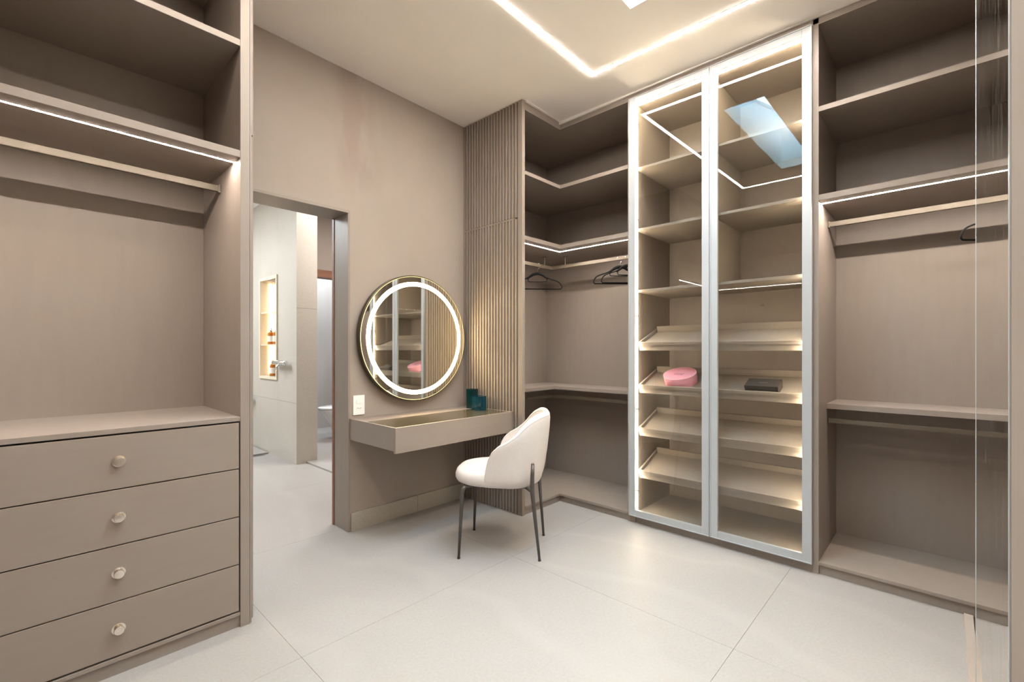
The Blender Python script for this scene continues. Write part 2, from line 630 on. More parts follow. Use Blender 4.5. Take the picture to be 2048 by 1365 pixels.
# porcelain slabs cladding the partition face (with the niche left open) and its end
for (y0, y1, z0, z1) in ((YS, NY0 - 0.02, 0, 0.638), (YS, NY0 - 0.02, 0.640, 3.1), (NY0 - 0.02, NY1 + 0.02, 0, 0.638),
                         (NY0 - 0.02, NY1 + 0.02, 0.640, NZ0 - 0.02), (NY0 - 0.02, NY1 + 0.02, NZ1 + 0.02, 3.1),
                         (NY1 + 0.02, BY, 0, 0.638), (NY1 + 0.02, BY, 0.640, 3.1)):
    obj('stone_slab', B(XS - 0.008, XS, y0 + 0.0004, y1 - 0.0004, z0, z1), M_bath, wp)
obj('stone_slab', B(XS - 0.008, 2.19, YS - 0.008, YS, 0, 1.638), M_bath, wp)
obj('stone_slab', B(XS - 0.008, 2.19, YS - 0.008, YS, 1.640, 3.1), M_bath, wp)
# niche lining, shelves and light
bm = bmesh.new()
fx0 = XS - 0.024
box(bm, fx0, NX1 - 0.006, NY0 - 0.018, NY0 + 0.012, NZ0 - 0.032, NZ1 + 0.032, bevel=0.001)
box(bm, fx0, NX1 - 0.006, NY1 - 0.012, NY1 + 0.018, NZ0 - 0.032, NZ1 + 0.032, bevel=0.001)
box(bm, fx0, NX1 - 0.006, NY0 + 0.012, NY1 - 0.012, NZ0 - 0.032, NZ0 - 0.002, bevel=0.001)
box(bm, fx0, NX1 - 0.006, NY0 + 0.012, NY1 - 0.012, NZ1 + 0.002, NZ1 + 0.032, bevel=0.001)
box(bm, NX1 - 0.006, NX1, NY0 - 0.0, NY1, NZ0, NZ1)
nf = thing('wall_niche_unit', (XS, (NY0 + NY1) / 2, NZ0), 'tall stone-framed wall niche with two shelves and warm light strip seen through the doorway', 'niche')
nf.name = 'shower_niche'; OFF[nf.name] = Vector((XS, (NY0 + NY1) / 2, NZ0))
obj('niche_frame', bm, M_niche, nf)
for z in (1.266, 1.643):
    obj('niche_shelf', B(XS - 0.012, NX1 - 0.0065, NY0 + 0.0125, NY1 - 0.0125, z - 0.014, z), M_niche, nf)
obj('light_strip', B(2.062, 2.078, NY1 - 0.020, NY1 - 0.0125, NZ0 + 0.02, NZ1 - 0.02), M_ledn, nf, label='glowing vertical light strip')

# other bathroom surfaces
tag(obj('wall_toilet', B(2.19, 4.6, BY - 0.02, BY + 0.1, 0, 3.1), mat('grey_stone_wall', (0.44, 0.41, 0.385), 0.35, var=0.04, scale=3, stretch=(6, 1, 0.3))), kind='structure')
YH = 5.618
bm = bmesh.new()
box(bm, 2.192, 4.5, YH, YH + 0.14, 2.192, 3.1)
box(bm, 3.10, 4.5, YH, YH + 0.14, 0, 2.192)
tag(obj('wall_header', bm, M_wall), kind='structure')
d2 = tag(obj('door_2', B(2.192, 3.099, YH - 0.012, YH + 0.15, 2.10, 2.190), M_wood), kind='structure')
tag(obj('wall_bath_left', B(-0.7, -0.6, YB + WT, BY, 0, 3.1), M_bath), kind='structure')
tag(obj('wall_bath_right', B(4.5, 4.6, YB + WT, BY, 0, 3.1), M_wall), kind='structure')
tag(obj('wall_bath_back', B(-0.6, XS, BY, BY + 0.1, 0, 3.1), M_bath), kind='structure')
bm = bmesh.new()
box(bm, -0.7, 4.6, YB + WT, BY, 2.955, 3.05)
tag(obj('ceiling_bath', bm, M_shaft), kind='structure')
# raised stone floor of the toilet side and of the shower
tag(obj('step_floor', B(2.075, 4.5, 3.3, YH - 0.02, 0.0, 0.016, bevel=0.002), M_tile), 'low raised stone floor slab beyond the partition end', 'floor slab')
D.objects['step_floor'].name = 'trim_2'
tag(D.objects['trim_2'], kind='structure')
for k in ('label', 'category'):
    if k in D.objects['trim_2']: del D.objects['trim_2'][k]
tr3 = obj('trim_3', B(-0.5, 1.955, 5.69, 6.95, 0.0, 0.018, bevel=0.002), M_tile)
tag(tr3, kind='structure')
dr = thing('floor_drain', (1.0, 5.655, 0), 'dark linear drain along the edge of the raised shower floor', 'drain')
obj('grate', B(0.0, 1.90, 5.640, 5.682, 0.0, 0.0025), mat('drain_steel', (0.30, 0.29, 0.28), 0.4, metal=0.6, var=0.05, scale=40), dr)
obj('slot', B(0.02, 1.88, 5.676, 5.681, 0.0, 0.0035), M_dark, dr)


def bottle(x, y, z, label):
    t = thing('pump_bottle', (x, y, z), label, 'bottle', 'amber bottles in the shower niche')
    bm = bmesh.new()
    lathe(bm, [(0.001, 0), (0.034, 0), (0.037, 0.004), (0.037, 0.118), (0.033, 0.134), (0.020, 0.145), (0.013, 0.150), (0.013, 0.160), (0.001, 0.160)], 24)
    auto_smooth(obj('bottle_body', bm, M_amber, t, local=True))
    bm = bmesh.new()
    lathe(bm, [(0.0374, 0.030), (0.0374, 0.098)], 24, cap=False)
    obj('paper_label', bm, M_label, t, smooth=True, local=True)
    bm = bmesh.new()
    lathe(bm, [(0.0155, 0.156), (0.0155, 0.176), (0.006, 0.178), (0.006, 0.196), (0.001, 0.196)], 16)
    tube(bm, [(0, 0, 0.193), (-0.012, -0.012, 0.196), (-0.026, -0.026, 0.190)], 0.0045, 8)
    obj('pump', bm, M_chrome, t, smooth=True, local=True)
    return t


bottle(2.036, 5.835, 1.2665, 'amber pump bottle standing alone at the left of the middle niche shelf')
bottle(2.036, 5.675, 1.2665, 'amber pump bottle half hidden by the niche frame on the middle shelf')
bottle(2.036, 5.772, NZ0 - 0.0015, 'amber pump bottle on the bottom of the niche')


def mixer(y, z, label):
    t = thing('shower_mixer', (XS - 0.008, y, z), label, 'tap', 'chrome shower taps')
    bm = bmesh.new()
    M = Matrix.Rotation(-PI / 2, 4, 'Y')
    lathe(bm, [(0.001, 0.0), (0.030, 0.0), (0.030, 0.008), (0.012, 0.010), (0.012, 0.045), (0.001, 0.045)], 20, M)
    auto_smooth(obj('wall_plate', bm, M_chrome, t, local=True))
    bm = bmesh.new()
    lathe(bm, [(0.001, -0.17), (0.023, -0.17), (0.025, -0.166), (0.025, 0.166), (0.023, 0.17), (0.001, 0.17)], 20,
          Matrix.Translation((-0.055, 0, 0)) @ Matrix.Rotation(PI / 2, 4, 'X'))
    auto_smooth(obj('mixer_body', bm, M_chrome, t, local=True))
    bm = bmesh.new()
    tube(bm, [(-0.055, 0.0, -0.01), (-0.085, 0.0, -0.045), (-0.09, 0.0, -0.085)], [0.010, 0.009, 0.008], 10)
    obj('lever', bm, M_chrome, t, smooth=True, local=True)
    bm = bmesh.new()
    tube(bm, [(-0.055, -0.155, 0.0), (-0.075, -0.155, 0.0)], 0.026, 14)
    obj('knob', bm, M_chrome, t, smooth=True, local=True)
    return t


mixer(5.25, 1.062, 'chrome wall mixer tap beside the lit niche')
mixer(6.33, 0.615, 'chrome shower valve low on the wall at the doorway edge')

# toilet, only its front is in view
tl = thing('toilet', (3.02, 6.0, 0), 'white ceramic toilet just visible past the door lining', 'toilet')
bm = bmesh.new()


def toilet_ring(z, l0, l1, w, n=28):
    return [bm.verts.new((l0 + (l1 - l0) * (0.5 - 0.5 * math.cos(2 * PI * k / n)), w * math.sin(2 * PI * k / n), z)) for k in range(n)]


rings = [toilet_ring(*a) for a in ((0.0, -0.12, 0.30, 0.10), (0.05, -0.13, 0.30, 0.10), (0.20, -0.18, 0.30, 0.125), (0.32, -0.27, 0.30, 0.165), (0.395, -0.33, 0.30, 0.185), (0.41, -0.335, 0.30, 0.188))]
for a, b in zip(rings, rings[1:]):
    for k in range(28):
        bm.faces.new((a[k], a[(k + 1) % 28], b[(k + 1) % 28], b[k]))
bm.faces.new(rings[0][::-1]); bm.faces.new(rings[-1])
auto_smooth(obj('bowl', bm, M_porc, tl, local=True), 50)
bm = bmesh.new()
rings = [toilet_ring(*a) for a in ((0.413, -0.335, 0.28, 0.186), (0.418, -0.342, 0.28, 0.190), (0.434, -0.342, 0.28, 0.190), (0.440, -0.333, 0.28, 0.184))]
for a, b in zip(rings, rings[1:]):
    for k in range(28):
        bm.faces.new((a[k], a[(k + 1) % 28], b[(k + 1) % 28], b[k]))
bm.faces.new(rings[0][::-1]); bm.faces.new(rings[-1])
auto_smooth(obj('toilet_lid', bm, M_porc, tl, local=True), 50)
obj('cistern', B(0.29, 0.46, -0.19, 0.19, 0.36, 0.78, bevel=0.02), M_porc, tl, local=True)

# ------------------------------------------------------------------ ceiling light
LX0, LX1, LY0, LY1, LW = 0.155, 2.563, 0.465, 1.685, 0.021
cl = thing('ceiling_light', (1.36, 1.075, 3.02), 'thin glowing rectangular light line recessed in the ceiling', 'ceiling light')
bm = bmesh.new()
h = LW / 2
slab(bm, LX0 - h, LX1 + h, LY0 - h, LY0 + h, 0.02, -0.0025)
slab(bm, LX0 - h, LX1 + h, LY1 - h, LY1 + h, 0.02, -0.0025)
slab(bm, LX0 - h, LX0 + h, LY0 + h, LY1 - h, 0.02, -0.0025)
slab(bm, LX1 - h, LX1 + h, LY0 + h, LY1 - h, 0.02, -0.0025)
obj('diffuser', bm, M_ledc, cl)
for sgn_ in (-1, 1):
    e = h + 0.0015
    bm = bmesh.new()
    x0, x1, y0, y1 = LX0 - sgn_ * e, LX1 + sgn_ * e, LY0 - sgn_ * e, LY1 + sgn_ * e
    for a in ((x0 - 0.001, x1 + 0.001, y0 - 0.001, y0 + 0.001), (x0 - 0.001, x1 + 0.001, y1 - 0.001, y1 + 0.001),
              (x0 - 0.001, x0 + 0.001, y0, y1), (x1 - 0.001, x1 + 0.001, y0, y1)):
        slab(bm, *a, 0.02, -0.0015)
    bmesh.ops.remove_doubles(bm, verts=bm.verts, dist=0.0011)
    obj('edge_profile', bm, M_alu, cl)


# ------------------------------------------------------------------ wardrobes
def rail(parent, pts, z0, z1, w=0.014, ends=(), posts=(), top=None):
    """flat hanging rail along x or y with end sockets and hanging posts"""
    bm = bmesh.new()
    for (x0, y0), (x1, y1) in zip(pts, pts[1:]):
        if abs(x0 - x1) < 1e-6: box(bm, x0 - w / 2, x0 + w / 2, min(y0, y1), max(y0, y1), z0, z1, bevel=0.002)
        else: box(bm, min(x0, x1), max(x0, x1), y0 - w / 2, y0 + w / 2, z0, z1, bevel=0.002)
    r = obj('hanging_rail', bm, M_rod, parent)
    for x0, x1, y0, y1 in ends:
        obj('rail_socket', B(x0, x1, y0, y1, z0 - 0.004, z1 + 0.004, bevel=0.002), M_rod, r)
    for x, y in posts:
        bm = bmesh.new()
        lathe(bm, [(0.001, z0 - 0.006), (0.005, z0 - 0.006), (0.005, top - 0.006), (0.016, top - 0.005), (0.016, top - 0.0005), (0.001, top - 0.0005)], 16, Matrix.Translation((x, y, 0)))
        auto_smooth(obj('rail_post', bm, M_rod, r))
    return r


# --- left wardrobe: open shelves and hanging rail over a chest of four drawers
lw = thing('left_wardrobe', (0.65, YF, 0), 'taupe built-in wardrobe at left with open shelves, hanging rail and four knobbed drawers', 'wardrobe')
LXL = -0.75
BYK = 2.80
obj('end_panel', B(0.650, 0.687, YF, YB - 0.002, 0, zc(0.67, 2.5) - 0.004, bevel=0.0015), M_taupe, lw)
obj('back_panel', B(XL + 0.02, 0.649, BYK, BYK + 0.018, 0.06, 3.0), M_taupe, lw)
pr = obj('divider_panel', B(-0.182, -0.160, YF, BYK - 0.001, 0.067, 0.891), M_taupe, lw)
obj('counter', B(LXL, 0.6495, YF, BYK - 0.0005, 0.892, 0.911, bevel=0.0012), M_taupe, lw)
obj('shelf', B(LXL, 0.6495, YF, BYK - 0.0005, 2.514, 2.542, bevel=0.0012), M_taupe, lw)
obj('shelf', B(LXL, 0.6495, YF, BYK - 0.0005, 2.032, 2.063, bevel=0.0012), M_taupe, lw)
obj('top_panel', B(LXL, 0.6495, YF, BYK - 0.0005, 2.975, 2.995), M_taupe, lw)
obj('bottom_panel', B(LXL, 0.6495, YF, BYK - 0.0005, 0.052, 0.067, bevel=0.001), M_taupe, lw)
obj('plinth', B(LXL, 0.6495, YF + 0.010, YF + 0.028, 0.0, 0.051), M_taupe, lw)
obj('light_strip', B(LXL, 0.6490, YF + 0.076, YF + 0.084, 2.0315, 2.03185), M_leds, lw, label='glowing light strip under the shelf')
rail(lw, [(LXL, 2.508), (0.649, 2.508)], 1.948, 1.978, ends=((0.638, 0.6495, 2.497, 2.519),))
zs = [0.0725, 0.274, 0.4795, 0.6865, 0.8875]
DW0, DW1 = -0.158, 0.6445
knob_prof = [(0.001, 0), (0.0205, 0), (0.0205, 0.003), (0.008, 0.0045), (0.0065, 0.012), (0.0085, 0.013), (0.0145, 0.0145), (0.0155, 0.016), (0.0155, 0.0215), (0.0145, 0.023), (0.001, 0.0235)]
for i in range(4):
    d = obj('drawer', B(DW0, DW1, YF, YF + 0.020, zs[i] + 0.0022, zs[i + 1] - 0.0022, bevel=0.0012), M_drawer, lw)
    bm = bmesh.new()
    lathe(bm, knob_prof, 28, Matrix.Translation((0.247, YF, (0.173, 0.379, 0.584, 0.790)[i])) @ Matrix.Rotation(PI / 2, 4, 'X'))
    auto_smooth(obj('knob', bm, M_nickel, d, label='round satin nickel knob'))
obj('drawer_carcass', B(DW0, DW1 + 0.004, YF + 0.024, YF + 0.04, 0.068, 0.8915), M_dark, lw)
obj('panel', B(LXL, -0.183, YF + 0.002, YF + 0.02, 0.070, 0.889), M_taupe, lw)


# slats on the outer face of an end panel: a backing, two stacked runs of slats, cross rail
def slats(parent, xface, sgn, y_front, y_back, zbreak, ztop, first, pitch, n, gw):
    """sgn -1: slats look towards -x"""
    xb = xface - sgn * 0.019
    sp = obj('slat_panel', B(xb - sgn * 0.006, xb, y_front + 0.001, y_back, 0.004, ztop), M_taupe, parent)
    me1 = me2 = None
    for k in range(n):
        y0 = first + k * pitch + gw
        y1 = first + (k + 1) * pitch
        if y0 > y_back: break
        for j, (z0, z1) in enumerate(((0.002, zbreak - 0.006), (zbreak + 0.006, ztop))):
            x0, x1 = sorted((xb, xface))
            src = (me1, me2)[j]
            if src is None:
                s = obj('slat', B(x0 - seg(parent).x, x1 - seg(parent).x, 0, y1 - y0, 0, z1 - z0, bevel=0.0012), M_taupe, sp, local=True)
                if j == 0: me1 = s.data
                else: me2 = s.data
            else:
                s = D.objects.new('slat', src)
                COL.objects.link(s)
                s.parent = sp
            s.location = (0, y0 - seg(parent).y, z0 - seg(parent).z)
    x0, x1 = sorted((xb, xface - sgn * 0.003))
    obj('cross_rail', B(x0, x1, y_front + 0.03, y_back, zbreak - 0.005, zbreak + 0.005), M_taupe, sp)
    return sp


# the free side of the left wardrobe is slatted too (mirrored in the glass doors)
slats(lw, 0.713, 1, YF, 2.84, 2.161, 3.02, YF + 0.026, 0.0320, 19, 0.0135)

# --- left wing of the same wardrobe along the left wall (seen only in reflections)
lg = thing('side_wardrobe', (LXL, 0.8, 0), 'taupe open wardrobe wing along the left wall, seen only mirrored in the glass doors', 'wardrobe')
obj('back_panel', B(XL + 0.002, XL + 0.018, YN + 0.01, BYK - 0.002, 0.06, 3.0), M_taupe, lg)
for z0, z1 in ((0.052, 0.067), (0.868, 0.895), (2.032, 2.063), (2.514, 2.542), (2.975, 2.995)):
    obj('shelf', B(XL + 0.019, LXL - 0.0005, YN + 0.012, BYK - 0.003, z0, z1), M_taupe, lg)
obj('plinth', B(LXL - 0.03, LXL - 0.012, YN + 0.02, YF, 0, 0.051), M_taupe, lg)
obj('light_strip', B(LXL - 0.083, LXL - 0.077, YN + 0.1, YF + 0.07, 2.0315, 2.03185), M_leds, lg)
obj('divider_panel', B(XL + 0.019, LXL, 0.55, 0.575, 0.0675, 0.8675), M_taupe, lg)
# frieze of the left side up to the ceiling
bm = bmesh.new()
box(bm, LXL, 0.6495, YF + 0.001, YF + 0.019, 2.9955, 3.045)
obj('frieze', bm, M_taupe, lw)
obj('frieze', B(LXL - 0.019, LXL - 0.001, YN + 0.02, YF, 2.9955, 3.045), M_taupe, lg)

# --- corner wardrobe with the slatted side
cw = thing('corner_wardrobe', (2.92, YF, 0), 'taupe L-shaped corner wardrobe with slatted side and lit hanging space', 'wardrobe')
CX0 = 2.502
CY0 = 1.625
BXK = 3.465
obj('end_panel', B(2.472, CX0, YF, 2.262, 0, zc(2.49, 2.24) - 0.001, bevel=0.0012), M_taupe, cw)
obj('side_panel', B(2.4975, CX0, 2.2625, YB - 0.002, 0, zc(2.5, 2.5) - 0.004), M_taupe, cw)
slats(cw, 2.472, -1, 2.262, YB - 0.001, 2.161, zc(2.47, 2.5) - 0.002, 2.262, 0.03155, 19, 0.0135)
obj('side_panel', B(XF, BXK, CY0 - 0.018, CY0, 0.0, 2.98), M_taupe, cw)
bm = bmesh.new()
box(bm, CX0 + 0.0005, BXK + 0.018, BYK, BYK + 0.018, 0.04, 2.98)
obj('back_panel', bm, M_taupe, cw)
obj('back_panel', B(BXK, BXK + 0.018, CY0, BYK - 0.001, 0.04, 2.98), M_taupe, cw)


def L(xf, yf):
    return [(CX0 + 0.0005, yf), (xf, yf), (xf, CY0 + 0.0005), (BXK - 0.0005, CY0 + 0.0005), (BXK - 0.0005, BYK - 0.0005), (CX0 + 0.0005, BYK - 0.0005)]


for nm, xf, yf, z0, z1 in (('shelf', XF, YF, 2.4755, 2.5025), ('shelf', XF, YF, 2.0, 2.031), ('shelf', 3.144, 2.448, 0.8625, 0.8885),
                           ('bottom_panel', XF - 0.003, YF - 0.003, 0.048, 0.065), ('top_panel', XF, YF, 2.942, 2.9495)):
    obj(nm, prism(bmesh.new(), L(xf, yf), z0, z1), M_taupe, cw)
bm = bmesh.new()
box(bm, CX0 + 0.0005, XF + 0.018, YF, YF + 0.018, 2.95, 3.0)
box(bm, XF, XF + 0.018, CY0, YF - 0.0005, 2.95, 2.998)
obj('frieze', bm, M_taupe, cw)
bm = bmesh.new()
box(bm, CX0 + 0.0005, XF + 0.024, YF + 0.008, YF + 0.026, 0, 0.0475)
box(bm, XF + 0.012, XF + 0.030, CY0, YF + 0.0075, 0, 0.0475)
obj('plinth', bm, M_taupe, cw)
bm = bmesh.new()
box(bm, CX0 + 0.001, XF + 0.096, YF + 0.070, YF + 0.078, 1.9995, 1.99985)
box(bm, XF + 0.088, XF + 0.096, CY0 + 0.001, YF + 0.0695, 1.9995, 1.99985)
obj('light_strip', bm, M_leds, cw, label='glowing light strip round the corner under the shelf')
for z0, z1, tp in ((1.900, 1.929, 2.0), (0.784, 0.811, 0.8625)):
    r = rail(cw, [(CX0 + 0.001, 2.51), (3.186, 2.51)], z0, z1, posts=((3.082, 2.51), (3.19, 2.37)), top=tp,
             ends=((3.181, 3.199, 2.501, 2.519), (CX0 + 0.001, CX0 + 0.008, 2.500, 2.520)))
    rail(cw, [(3.19, CY0 + 0.001), (3.19, 2.506)], z0, z1)

# --- glass-fronted cabinet
GY0, GY1 = 0.520, 1.606
gc = thing('glass_cabinet', (XF, 1.06, 0), 'tall cabinet with two silver-framed glass doors and lit shoe shelves', 'cabinet')
obj('side_panel', B(XF, BXK, 1.566, 1.6055, 0.0, 2.98), M_taupe, gc)
obj('side_panel', B(XF, BXK, 0.5185, 0.549, 0.0, 2.98), M_taupe, gc)
obj('back_panel', B(BXK, BXK + 0.018, 0.5185, 1.6055, 0.04, 2.98), M_taupe, gc)
obj('top_panel', B(XF, BXK - 0.0005, 0.5495, 1.5655, 2.905, 2.9495), M_taupe, gc)
obj('bottom_panel', B(XF, BXK - 0.0005, 0.5495, 1.5655, 0.046, 0.072), M_taupe, gc)
obj('plinth', B(XF + 0.010, XF + 0.028, 0.5495, 1.5655, 0, 0.0455), M_taupe, gc)
obj('frieze', B(XF - 0.0005, XF + 0.018, 0.518, 1.6055, 2.95, 2.995), M_taupe, gc)
for z in (2.4505, 2.026, 1.600):
    if z > 1.7:
        obj('shelf', B(XF + 0.015, BXK - 0.0005, 1.0705, 1.5655, z, z + 0.0165, bevel=0.0008), M_taupe, gc)
        obj('shelf', B(XF + 0.015, BXK - 0.0005, 0.5495, 1.0495, z, z + 0.0165, bevel=0.0008), M_taupe, gc)
    else:
        obj('shelf', B(XF + 0.015, BXK - 0.0005, 0.5495, 1.5655, z, z + 0.0165, bevel=0.0008), M_taupe, gc)
obj('divider_panel', B(XF + 0.015, BXK - 0.0005, 1.050, 1.070, 1.617, 2.9045), M_taupe, gc)
TILT = math.radians(21)
for zt in (1.252, 0.957, 0.660, 0.366):
    # local frame: origin at the upper front edge of the lip, u runs up the slope, n away from it
    bm = bmesh.new()
    y0, y1 = 0.563, 1.5505
    box(bm, 0, 0.290, y0, y1, -0.034, -0.022)                  # tray floor
    box(bm, -0.0, 0.012, y0, y1, -0.060, 0.0, bevel=0.001)     # front lip
    box(bm, 0.013, 0.290, y0, y0 + 0.012, -0.0215, 0.002)      # side lips
    box(bm, 0.013, 0.290, y1 - 0.012, y1, -0.0215, 0.002)
    box(bm, 0.278, 0.290, y0 + 0.0125, y1 - 0.0125, -0.0215, 0.020)  # back lip
    Mx = Matrix.Translation((2.932, 0, zt)) @ Matrix.Rotation(-TILT, 4, 'Y')
    bmesh.ops.transform(bm, matrix=Mx, verts=bm.verts)
    obj('shoe_tray', bm, M_taupe, gc)
# light strips inside the doors
for y in (1.5570, 0.5545):
    ls = obj('light_strip', B(2.926, 2.932, y - 0.0022, y + 0.0022, 0.075, 2.885), M_ledg, gc, label='glowing vertical light strip')
    for z in (0.225, 0.79, 1.435, 2.10, 2.76):
        obj('clip', B(2.921, 2.937, y - 0.0065, y + 0.0065, z - 0.006, z + 0.006, bevel=0.001), M_alu, ls)
obj('light_strip', B(2.931, 2.939, 0.575, 1.550, 2.895, 2.901), M_ledg, gc, label='glowing light strip under the top')
obj('shelf_hook', B(3.43, 3.4645, 0.90, 0.912, 1.50, 1.51), M_nickel, gc)
# the two doors
XD = 2.899
for y0, y1, zb, zt in ((1.0575, 1.6060, 0.050, 2.946), (0.5195, 1.0545, 0.050, 2.946)):
    d = None
    bm = bmesh.new()
    fw = 0.046
    xo, xi = XD - 0.0, XF - 0.001
    box(bm, xo, xi, y0, y0 + fw, zb, zt, bevel=0.0015)
    box(bm, xo, xi, y1 - fw, y1, zb, zt, bevel=0.0015)
    box(bm, xo, xi, y0 + fw, y1 - fw, zb, zb + fw, bevel=0.0015)
    box(bm, xo, xi, y0 + fw, y1 - fw, zt - fw, zt, bevel=0.0015)
    # raised outer bead and the dark shadow line inside it
    bd = 0.006
    for a in ((y0, y0 + bd, zb, zt), (y1 - bd, y1, zb, zt), (y0 + bd, y1 - bd, zb, zb + bd), (y0 + bd, y1 - bd, zt - bd, zt)):
        box(bm, xo - 0.004, xo + 0.001, *a, bevel=0.001)
    d = obj('door', bm, M_alu, gc, label='silver aluminium framed glass door')
    obj('glass_pane', B(2.908, 2.912, y0 + fw - 0.004, y1 - fw + 0.004, zb + fw - 0.004, zt - fw + 0.004), M_pane, d)

# --- right open wardrobe
rw = thing('right_wardrobe', (XF, 0.0, 0), 'taupe open wardrobe at right with shelves and two hanging rails, behind the mirror edge', 'wardrobe')
RY0, RY1 = YN + 0.012, 0.492
obj('side_panel', B(XF, BXK, 0.4925, 0.518, 0.0, 2.98), M_taupe, rw)
obj('back_panel', B(BXK, BXK + 0.018, RY0, 0.5175, 0.04, 2.98), M_taupe, rw)
NYF = -0.100                                     # front of the wing that turns towards the camera
NXF = 2.35


def LN(xf, yf):
    return [(BXK - 0.0005, RY1), (xf, RY1), (xf, yf), (NXF, yf), (NXF, RY0), (BXK - 0.0005, RY0)]


for nm, xf, yf, z0, z1 in (('shelf', XF, NYF, 2.475, 2.502), ('shelf', XF, NYF - 0.0, 2.0, 2.030), ('top_panel', XF, NYF, 2.942, 2.9495)):
    obj(nm, prism(bmesh.new(), LN(xf, yf), z0, z1), M_taupe, rw)
obj('shelf', B(3.144, BXK - 0.0005, RY0, RY1, 0.865, 0.8945, bevel=0.001), M_taupe, rw)
obj('bottom_panel', B(XF - 0.003, BXK - 0.0005, RY0, RY1, 0.050, 0.067, bevel=0.001), M_taupe, rw)
obj('plinth', B(XF + 0.010, XF + 0.028, RY0, RY1, 0, 0.0495), M_taupe, rw)
obj('frieze', B(XF, XF + 0.018, RY0, 0.5175, 2.95, 2.992), M_taupe, rw)
obj('light_strip', B(XF + 0.076, XF + 0.087, RY0, RY1 - 0.001, 1.9995, 1.99985), M_leds, rw, label='glowing light strip under the shelf')
rail(rw, [(3.19, RY0), (3.19, RY1 - 0.001)], 1.907, 1.936, ends=((3.181, 3.199, RY1 - 0.010, RY1 - 0.0005),))
rail(rw, [(3.19, RY0), (3.19, RY1 - 0.001)], 0.782, 0.806, ends=((3.181, 3.199, RY1 - 0.010, RY1 - 0.0005),))

# --- sliding mirror doors on their floor track
tk = thing('floor_track', (1.6, -0.076, 0), 'pale metal floor track crossing the floor to the right wardrobe', 'track')
bm = bmesh.new()
box(bm, -0.7, XF - 0.004, -0.092, -0.062, 0, 0.012, bevel=0.001)
obj('track_rail', bm, mat('track_alu', (0.52, 0.45, 0.39), 0.4, metal=0.3, var=0.03, scale=30), tk)
obj('track_channel', B(-0.7, XF - 0.004, -0.118, -0.093, 0, 0.006), M_leg, tk)
md = thing('mirror_door', (1.5, -0.09, 0), 'tall dusty sliding mirror door at the right edge with pale vertical frame', 'mirror door')
obj('mirror_pane', B(0.70, 2.318, -0.094, -0.080, 0.014, 2.90), M_dusty, md)
obj('door_stile', B(2.3185, 2.330, -0.100, -0.079, 0.014, 2.90, bevel=0.001), M_alu, md, label='pale metal edge profile')
ml = thing('sliding_panel', (0.16, -0.055, 0), 'plain taupe sliding door panel at the far right edge', 'sliding door')
obj('panel', B(-0.55, 0.716, -0.070, -0.051, 0.014, 2.90, bevel=0.001), mat('matte_taupe_panel', TAUPE, 0.8, var=0.02, scale=30, stretch=(1, 1, 0.15), spec=0.1), ml)
obj('door_stile', B(0.7165, 0.727, -0.072, -0.0495, 0.014, 2.90, bevel=0.001), M_alu, ml, label='pale metal edge profile')

# ------------------------------------------------------------------ vanity, mirror, switch
vn = thing('vanity', (1.98, 2.6, 0.597), 'taupe wall-hung vanity box with smoked glass top under the round mirror', 'vanity')
VX0, VX1, VY0, VZ0, VZ1 = 1.481, 2.471, 2.312, 0.597, 0.747
bm = bmesh.new()
box(bm, VX0, VX1, VY0, VY0 + 0.018, VZ0, VZ1, bevel=0.001)
obj('front_panel', bm, M_drawer, vn)
obj('side_panel', B(VX0, VX0 + 0.012, VY0 + 0.0185, YB - 0.001, VZ0 + 0.012, VZ1, bevel=0.001), M_taupe, vn)
obj('side_panel', B(VX1 - 0.010, VX1, VY0 + 0.0185, YB - 0.001, VZ0 + 0.012, VZ1, bevel=0.001), M_taupe, vn)
obj('back_ledge', B(VX0 + 0.0125, VX1 - 0.0105, 2.665, YB - 0.001, 0.722, VZ1 - 0.001, bevel=0.001), M_taupe, vn)
obj('bottom_panel', B(VX0 + 0.0125, VX1 - 0.0105, VY0 + 0.0185, YB - 0.001, VZ0 + 0.012, VZ0 + 0.028), M_taupe, vn)
obj('glass_top', B(VX0 + 0.0125, VX1 - 0.0105, VY0 + 0.0185, 2.6645, 0.737, VZ1 - 0.002), M_smoke, vn, label='smoked glass top')

MC = (1.976, 1.285)
mr = thing('round_mirror', (MC[0], 2.83, MC[1]), 'round wall mirror with glowing light ring and dark edge', 'mirror')
RY = Matrix.Translation((MC[0], 0, MC[1])) @ Matrix.Rotation(PI / 2, 4, 'X')   # local z -> -y


def disc(prof, n=96):
    bm = bmesh.new()
    lathe(bm, [(r, -y) for r, y in prof], n, RY, cap=False)
    return bm


auto_smooth(obj('mirror_body', disc([(0.001, YB - 0.001), (0.43, YB - 0.001), (0.43, 2.845), (0.453, 2.843), (0.4555, 2.838), (0.4555, 2.806), (0.4515, 2.8035), (0.001, 2.8035)]), M_bronze, mr), 30)
obj('edge_glow', disc([(0.4475, 2.803), (0.4475, 2.8005), (0.4450, 2.8005), (0.4450, 2.803)]), M_ledr, mr, label='thin glowing rim line')
obj('outer_glass', disc([(0.4448, 2.803), (0.4448, 2.8), (0.407, 2.8), (0.407, 2.803)]), M_mir, mr, label='outer mirror band')
obj('light_ring', disc([(0.4065, 2.803), (0.4065, 2.7998), (0.3775, 2.7998), (0.3775, 2.803)]), M_ledm, mr, label='glowing frosted light ring')
obj('mirror_glass', disc([(0.377, 2.803), (0.377, 2.8), (0.0005, 2.8)]), M_mir, mr)

